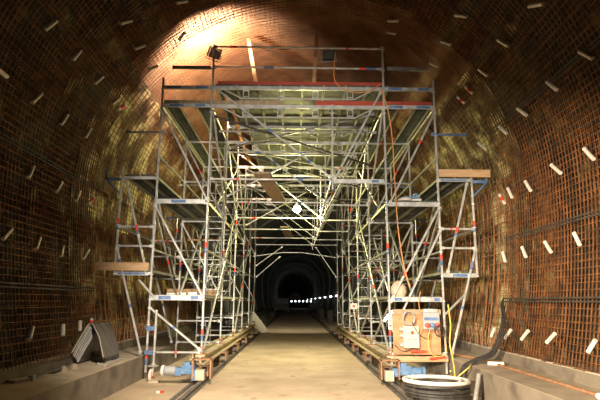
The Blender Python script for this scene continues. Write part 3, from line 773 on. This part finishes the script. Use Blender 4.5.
for x,m,nm_ in ((2.59,RED,'red_socket'),(2.69,BLUE,'blue_socket'),(2.79,RED,'red_socket')):
    mb=MB(); mb.lathe([(.03,10.20),(.045,10.21),(.045,10.279),(.02,10.2795)],(x,0,1.10),ax='y',n=14); mb.build(nm_,m,so)
mb=MB(); mb.box(2.54,2.82,10.30,10.398,1.345,1.41); mb.build('socket_box_hood',STEEL,so)
def coil(c,r,n,rad,m,name,label,tilt=.02):
    mb=MB()
    for k in range(n):
        pts=[]
        for j in range(24):
            a=2*math.pi*j/24; rr=r*(1+.04*math.sin(3*a+k)); pts.append((c[0]+rr*math.cos(a)+random.uniform(-.003,.003),c[1]-k*rad*1.7,c[2]+rr*math.sin(a)*1.1))
        mb.tube(pts,rad,6,closed=True)
    return tag(mb.build(name,m),label,'cable')
coil((2.24,10.32,1.23),.115,4,.011,GREY,'cable_coil','grey cable coil hung above the cream switch box')
coil((2.80,10.17,1.00),.095,4,.010,BLACK,'cable_coil','black cable coil hung below the socket box')
def cable(pts,r,m,label,name='cable',cat='cable',n=6):
    P=[V(p) for p in pts]; out=[]
    for i in range(len(P)-1):
        p0=P[max(i-1,0)];p1=P[i];p2=P[i+1];p3=P[min(i+2,len(P)-1)]
        for k in range(6):
            t=k/6; out.append(.5*((2*p1)+(-p0+p2)*t+(2*p0-5*p1+4*p2-p3)*t*t+(-p0+3*p1-3*p2+p3)*t**3))
    out.append(P[-1]); mb=MB(); mb.tube(out,r,n); return tag(mb.build(name,m),label,cat)
cable([(2.28,10.22,1.16),(2.42,10.22,.92),(2.60,10.24,.84),(2.62,10.30,1.0)],.008,BLACK,'thin black lead looping from switch box to sockets')
cable([(2.62,10.2,1.02),(2.58,10.2,.80),(2.62,10.2,.58),(2.78,10.2,.52),(2.92,10.22,.60),(2.93,10.3,.95)],.008,YEL,'thin yellow lead looping below the socket box')
cable([(2.50,10.34,1.75),(2.46,10.34,1.5),(2.52,10.33,1.2),(2.50,10.3,1.02),(2.42,10.3,.9)],.008,ORG,'orange-brown lead hanging over the top of the plywood board')
cable([(1.96,10.37,.72),(2.1,10.24,.60),(2.3,10.25,.66),(2.5,10.24,.58)],.008,BLACK,'black lead hanging low under the cream switch box')
for k,(x,z) in enumerate(((2.30,.60),(2.44,.60),(2.66,.47),(2.80,.49))):
    mb=MB(); mb.tube([(x-.06,10.22,z),(x+.06,10.22,z+.01)],.024,10); mb.tube([(x+.06,10.22,z+.01),(x+.10,10.22,z+.012)],.016,8)
    tag(mb.build('cable_plug',RED),'red cable plug hanging below the board, %s from left'%('first','second','third','fourth')[k],'plug',group='red plugs below the electrical board')
mb=MB(); mb.lathe([(.02,1.60),(.13,1.62),(.17,1.72),(.16,1.82),(.09,1.92),(.03,1.95)],(2.12,10.62,.02),n=14)
tag(mb.build('sack',SACK),'brown bulging sack resting on the lower deck of the right tower','sack')
mb=MB(); mb.box(1.86,1.94,10.44,10.47,1.00,1.27); mb.box(1.875,1.925,10.436,10.44,1.06,1.10,mi=1); mb.box(1.875,1.925,10.436,10.44,1.16,1.18,mi=1)
tag(mb.build('tag_plate',[WHITE,RED]),'white inspection tag on the right inner front post','tag')
mb=MB(); mb.box(1.38,1.55,13.02,13.035,1.36,1.50); mb.box(1.43,1.50,13.015,13.02,1.40,1.46,mi=1)
o=mb.build('small_sign',[WHITE,RED]); tag(o,'small white sign with a red mark by the second right inner post','sign')
o2=MB(); o2.tube([(1.46,13.04,1.43),(1.9,13.04,1.43)],.008,6); o2.build('sign_arm',STEEL,o)
# bundle of rags and gloves on the middle deck front
rr=empty('tool_bundle',(2.42,10.62,3.64)); tag(rr,'rag and tools lying on the middle deck of the right tower','tools')
mb=MB(); mb.lathe([(.02,0),(.16,.0),(.15,.05),(.08,.09),(.02,.10)],(2.32,10.62,3.64),n=12); mb.build('rag',WHITE,rr)
mb=MB(); mb.box(2.28,2.62,10.55,10.68,3.70,3.74); mb.box(2.5,2.56,10.52,10.7,3.74,3.80); mb.build('tool_handle',MOTB,rr)
mb=MB(); mb.beam((2.25,10.6,3.66),(2.66,10.66,3.68),.08,.04); mb.build('trowel_blade',WHITE,rr)
for k in range(3):
    mb=MB(); mb.box(-2.62+.22*k,-2.45+.22*k,10.58,10.7,1.665,1.69+.01*k); tag(mb.build('clamp',STEEL),'small steel coupling lying on the left lower deck front edge, %s from left'%ORD[k],'coupling',group='couplings on the left lower deck')
# loose tubes poking out
mb=MB(); mb.tube([(-3.16,10.44,1.95),(-2.84,10.44,1.62)],.024,8); mb.build('stub_tube',STEEL,towers[-1])
mb=MB(); mb.tube([(3.0,10.44,1.30),(3.5,10.6,1.72)],.024,8); mb.build('stub_tube',STEEL,towers[1])
# hanging cables
cable([(1.84,10.40,6.1),(1.96,10.38,5.6),(2.04,10.40,5.0),(2.06,10.36,4.0),(2.10,10.36,3.0),(2.20,10.36,2.2),(2.30,10.36,1.85)],.012,ORG,'long orange cable hanging down the right tower front from the top deck')
cable([(.85,10.42,6.95),(.82,10.42,6.3),(1.1,10.42,6.05),(1.5,10.42,6.02),(1.82,10.42,6.2)],.010,ORG,'orange cable loop drooping below the unlit floodlight')
cable([(3.06,10.40,1.5),(3.09,10.40,1.1),(3.05,10.38,.75),(3.08,10.3,.4),(3.0,10.0,.12),(2.75,9.4,.35)],.014,YEL,'yellow cable hanging down the right outer front post')
# heavy cables from the right wall down to the coil
for k in range(4):
    d=.045*k
    cable([(4.12,10.3-.02*k,1.50+d),(4.02,10.0+d,1.42+d*.5),(3.85,9.6+d,1.05+d),(3.55,9.4+d,.64+d*.4),(3.2,9.35+d,.50+d*.35),(2.98,9.3+d,.40+d*.2),(2.86-.02*k,9.2,.20),(2.72-.05*k,8.95,.19+.03*k)],.013,BLACK,'thick black cable draped from the right wall over the bench, %s of the bundle'%('lowest','second','third','topmost')[k],name='cable')
cable([(3.3,9.7,.474),(3.15,9.45,.478),(2.98,9.1,.45),(2.80,9.12,.3),(2.72,9.02,.25)],.011,YEL,'thin yellow cable crossing the right bench edge to the coil')
# coil of black hose with a white hose on top
hc=(2.25,8.5)
def hose_coil(z,r,rad,m,name,label,turn=1,wob=.02,seed=0):
    rnd=random.Random(seed); pts=[]; p1,p2=rnd.uniform(0,6),rnd.uniform(0,6)
    for j in range(40):
        a=2*math.pi*j/40; rr=r+wob*math.sin(2*a+p1)
        pts.append((hc[0]+rr*math.cos(a)*1.05,hc[1]+rr*math.sin(a),z+.012*math.sin(a+p2)))
    mb=MB(); mb.tube(pts,rad,8,closed=True); return tag(mb.build(name,m),label,'hose',group='hose coil on the floor')
z=.112
ordh=['lowest','second','third','fourth','fifth','sixth','seventh']
for k in range(4):
    hose_coil(z,.46+.012*((k*7)%3),.026,BLACK,'hose_loop','black hose loop in the round coil by the right bench, %s from the floor'%ordh[k],seed=k,wob=.012); z+=.052
hose_coil(z+.006,.47,.03,WHITE,'hose_loop','pale white hose loop on top of the round black coil',seed=21,wob=.02)
hose_coil(z+.002,.38,.024,WHITE,'hose_loop','smaller pale hose loop inside the top of the coil',seed=22,wob=.02)
mb=MB(); mb.tube([(2.80,8.35,.02),(2.98,8.62,.40)],.035,14); tag(mb.build('metal_pipe',STEEL),'short shiny metal pipe leaning beside the hose coil','pipe')
# things on the right bench
mb=MB(); mb.tube([(3.56,9.3,.478),(3.60,5.4,.478)],.022,8); tag(mb.build('long_pipe',RUSTP),'long thin brown pipe lying on the right bench','pipe')
mb=MB(); mb.tube([(3.40,9.35,.492),(3.66,9.28,.492)],.036,12); tag(mb.build('plastic_tube',WHITE),'loose white plastic tube lying on the right bench','plastic tube')
mb=MB(); mb.tube([(3.52,6.2,.49),(3.80,6.5,.49)],.034,12); tag(mb.build('metal_pipe',STEEL),'short steel pipe at the near end of the right bench','pipe')
cable([(3.3,11.3,.47),(3.5,10.6,.468),(3.62,9.9,.468),(3.56,9.35,.468)],.010,ORG,'thin orange cable on the right bench')
# floor debris
rnd=random.Random(4)
for k in range(26):
    sd=rnd.choice((-1,1,0)); x=rnd.uniform(-1.5,1.6) if sd==0 else sd*rnd.uniform(1.98,2.95); y=rnd.uniform(8.6,16)
    if sd==1 and y<9.3: continue
    r_=rnd.uniform(.012,.035)
    blob((x,y,0),(r_*1.3,r_,r_*.7),RUSTP if k%3 else CONT,'pebble','small loose stone on the dusty floor','stone',n=7,seed=k)['group']='loose stones on the floor'
mb=MB(); mb.box(-2.35,-2.24,9.15,9.21,.001,.03,0); mb.box(-2.29,-2.24,9.149,9.211,.001,.031,1)
tag(mb.build('plastic_plug',[WHITE,RED]),'small white and red tube cap lying on the floor near the left rail','cap')

# ------------------------------------------------------------------ lights
def light(kind,name,loc,energy,color,size=.1,target=None,angle=60,blend=.6):
    L=bpy.data.lights.new(name,kind); L.energy=energy; L.color=color
    if kind=='AREA': L.size=size
    else: L.shadow_soft_size=size
    if kind=='SPOT': L.spot_size=math.radians(angle); L.spot_blend=blend
    o=bpy.data.objects.new(name,L); COL.objects.link(o); o.location=loc
    if target is not None: o.rotation_euler=(V(target)-V(loc)).to_track_quat('-Z','Y').to_euler()
    return o
for a in LIGHTS: light(*a[:5],**a[5])

w=bpy.data.worlds.new('World'); bpy.context.scene.world=w; w.use_nodes=True
w.node_tree.nodes['Background'].inputs[0].default_value=(.9,.75,.5,1); w.node_tree.nodes['Background'].inputs[1].default_value=WORLD

# ------------------------------------------------------------------ camera
cd=bpy.data.cameras.new('camera'); cam=bpy.data.objects.new('camera',cd); COL.objects.link(cam)
cd.sensor_width=36; cd.sensor_fit='HORIZONTAL'; cd.lens=510/600*36; cd.clip_end=1000; cd.clip_start=.05
cam.location=(0,0,1.55)
M=Matrix.Rotation(-math.radians(.45),4,'Z') @ Matrix.Rotation(math.radians(90+11.2),4,'X') @ Matrix.Rotation(ROLLS*math.radians(.35),4,'Z')
cam.matrix_world=Matrix.Translation((0,0,1.55)) @ M
sc=bpy.context.scene; sc.camera=cam
sc.view_settings.view_transform='Standard'; sc.view_settings.look='None'; sc.view_settings.gamma=1; sc.view_settings.exposure=EXPO; sc.view_settings.use_curve_mapping=False
for o in list(bpy.data.objects):
    if '_o' in o: del o['_o']
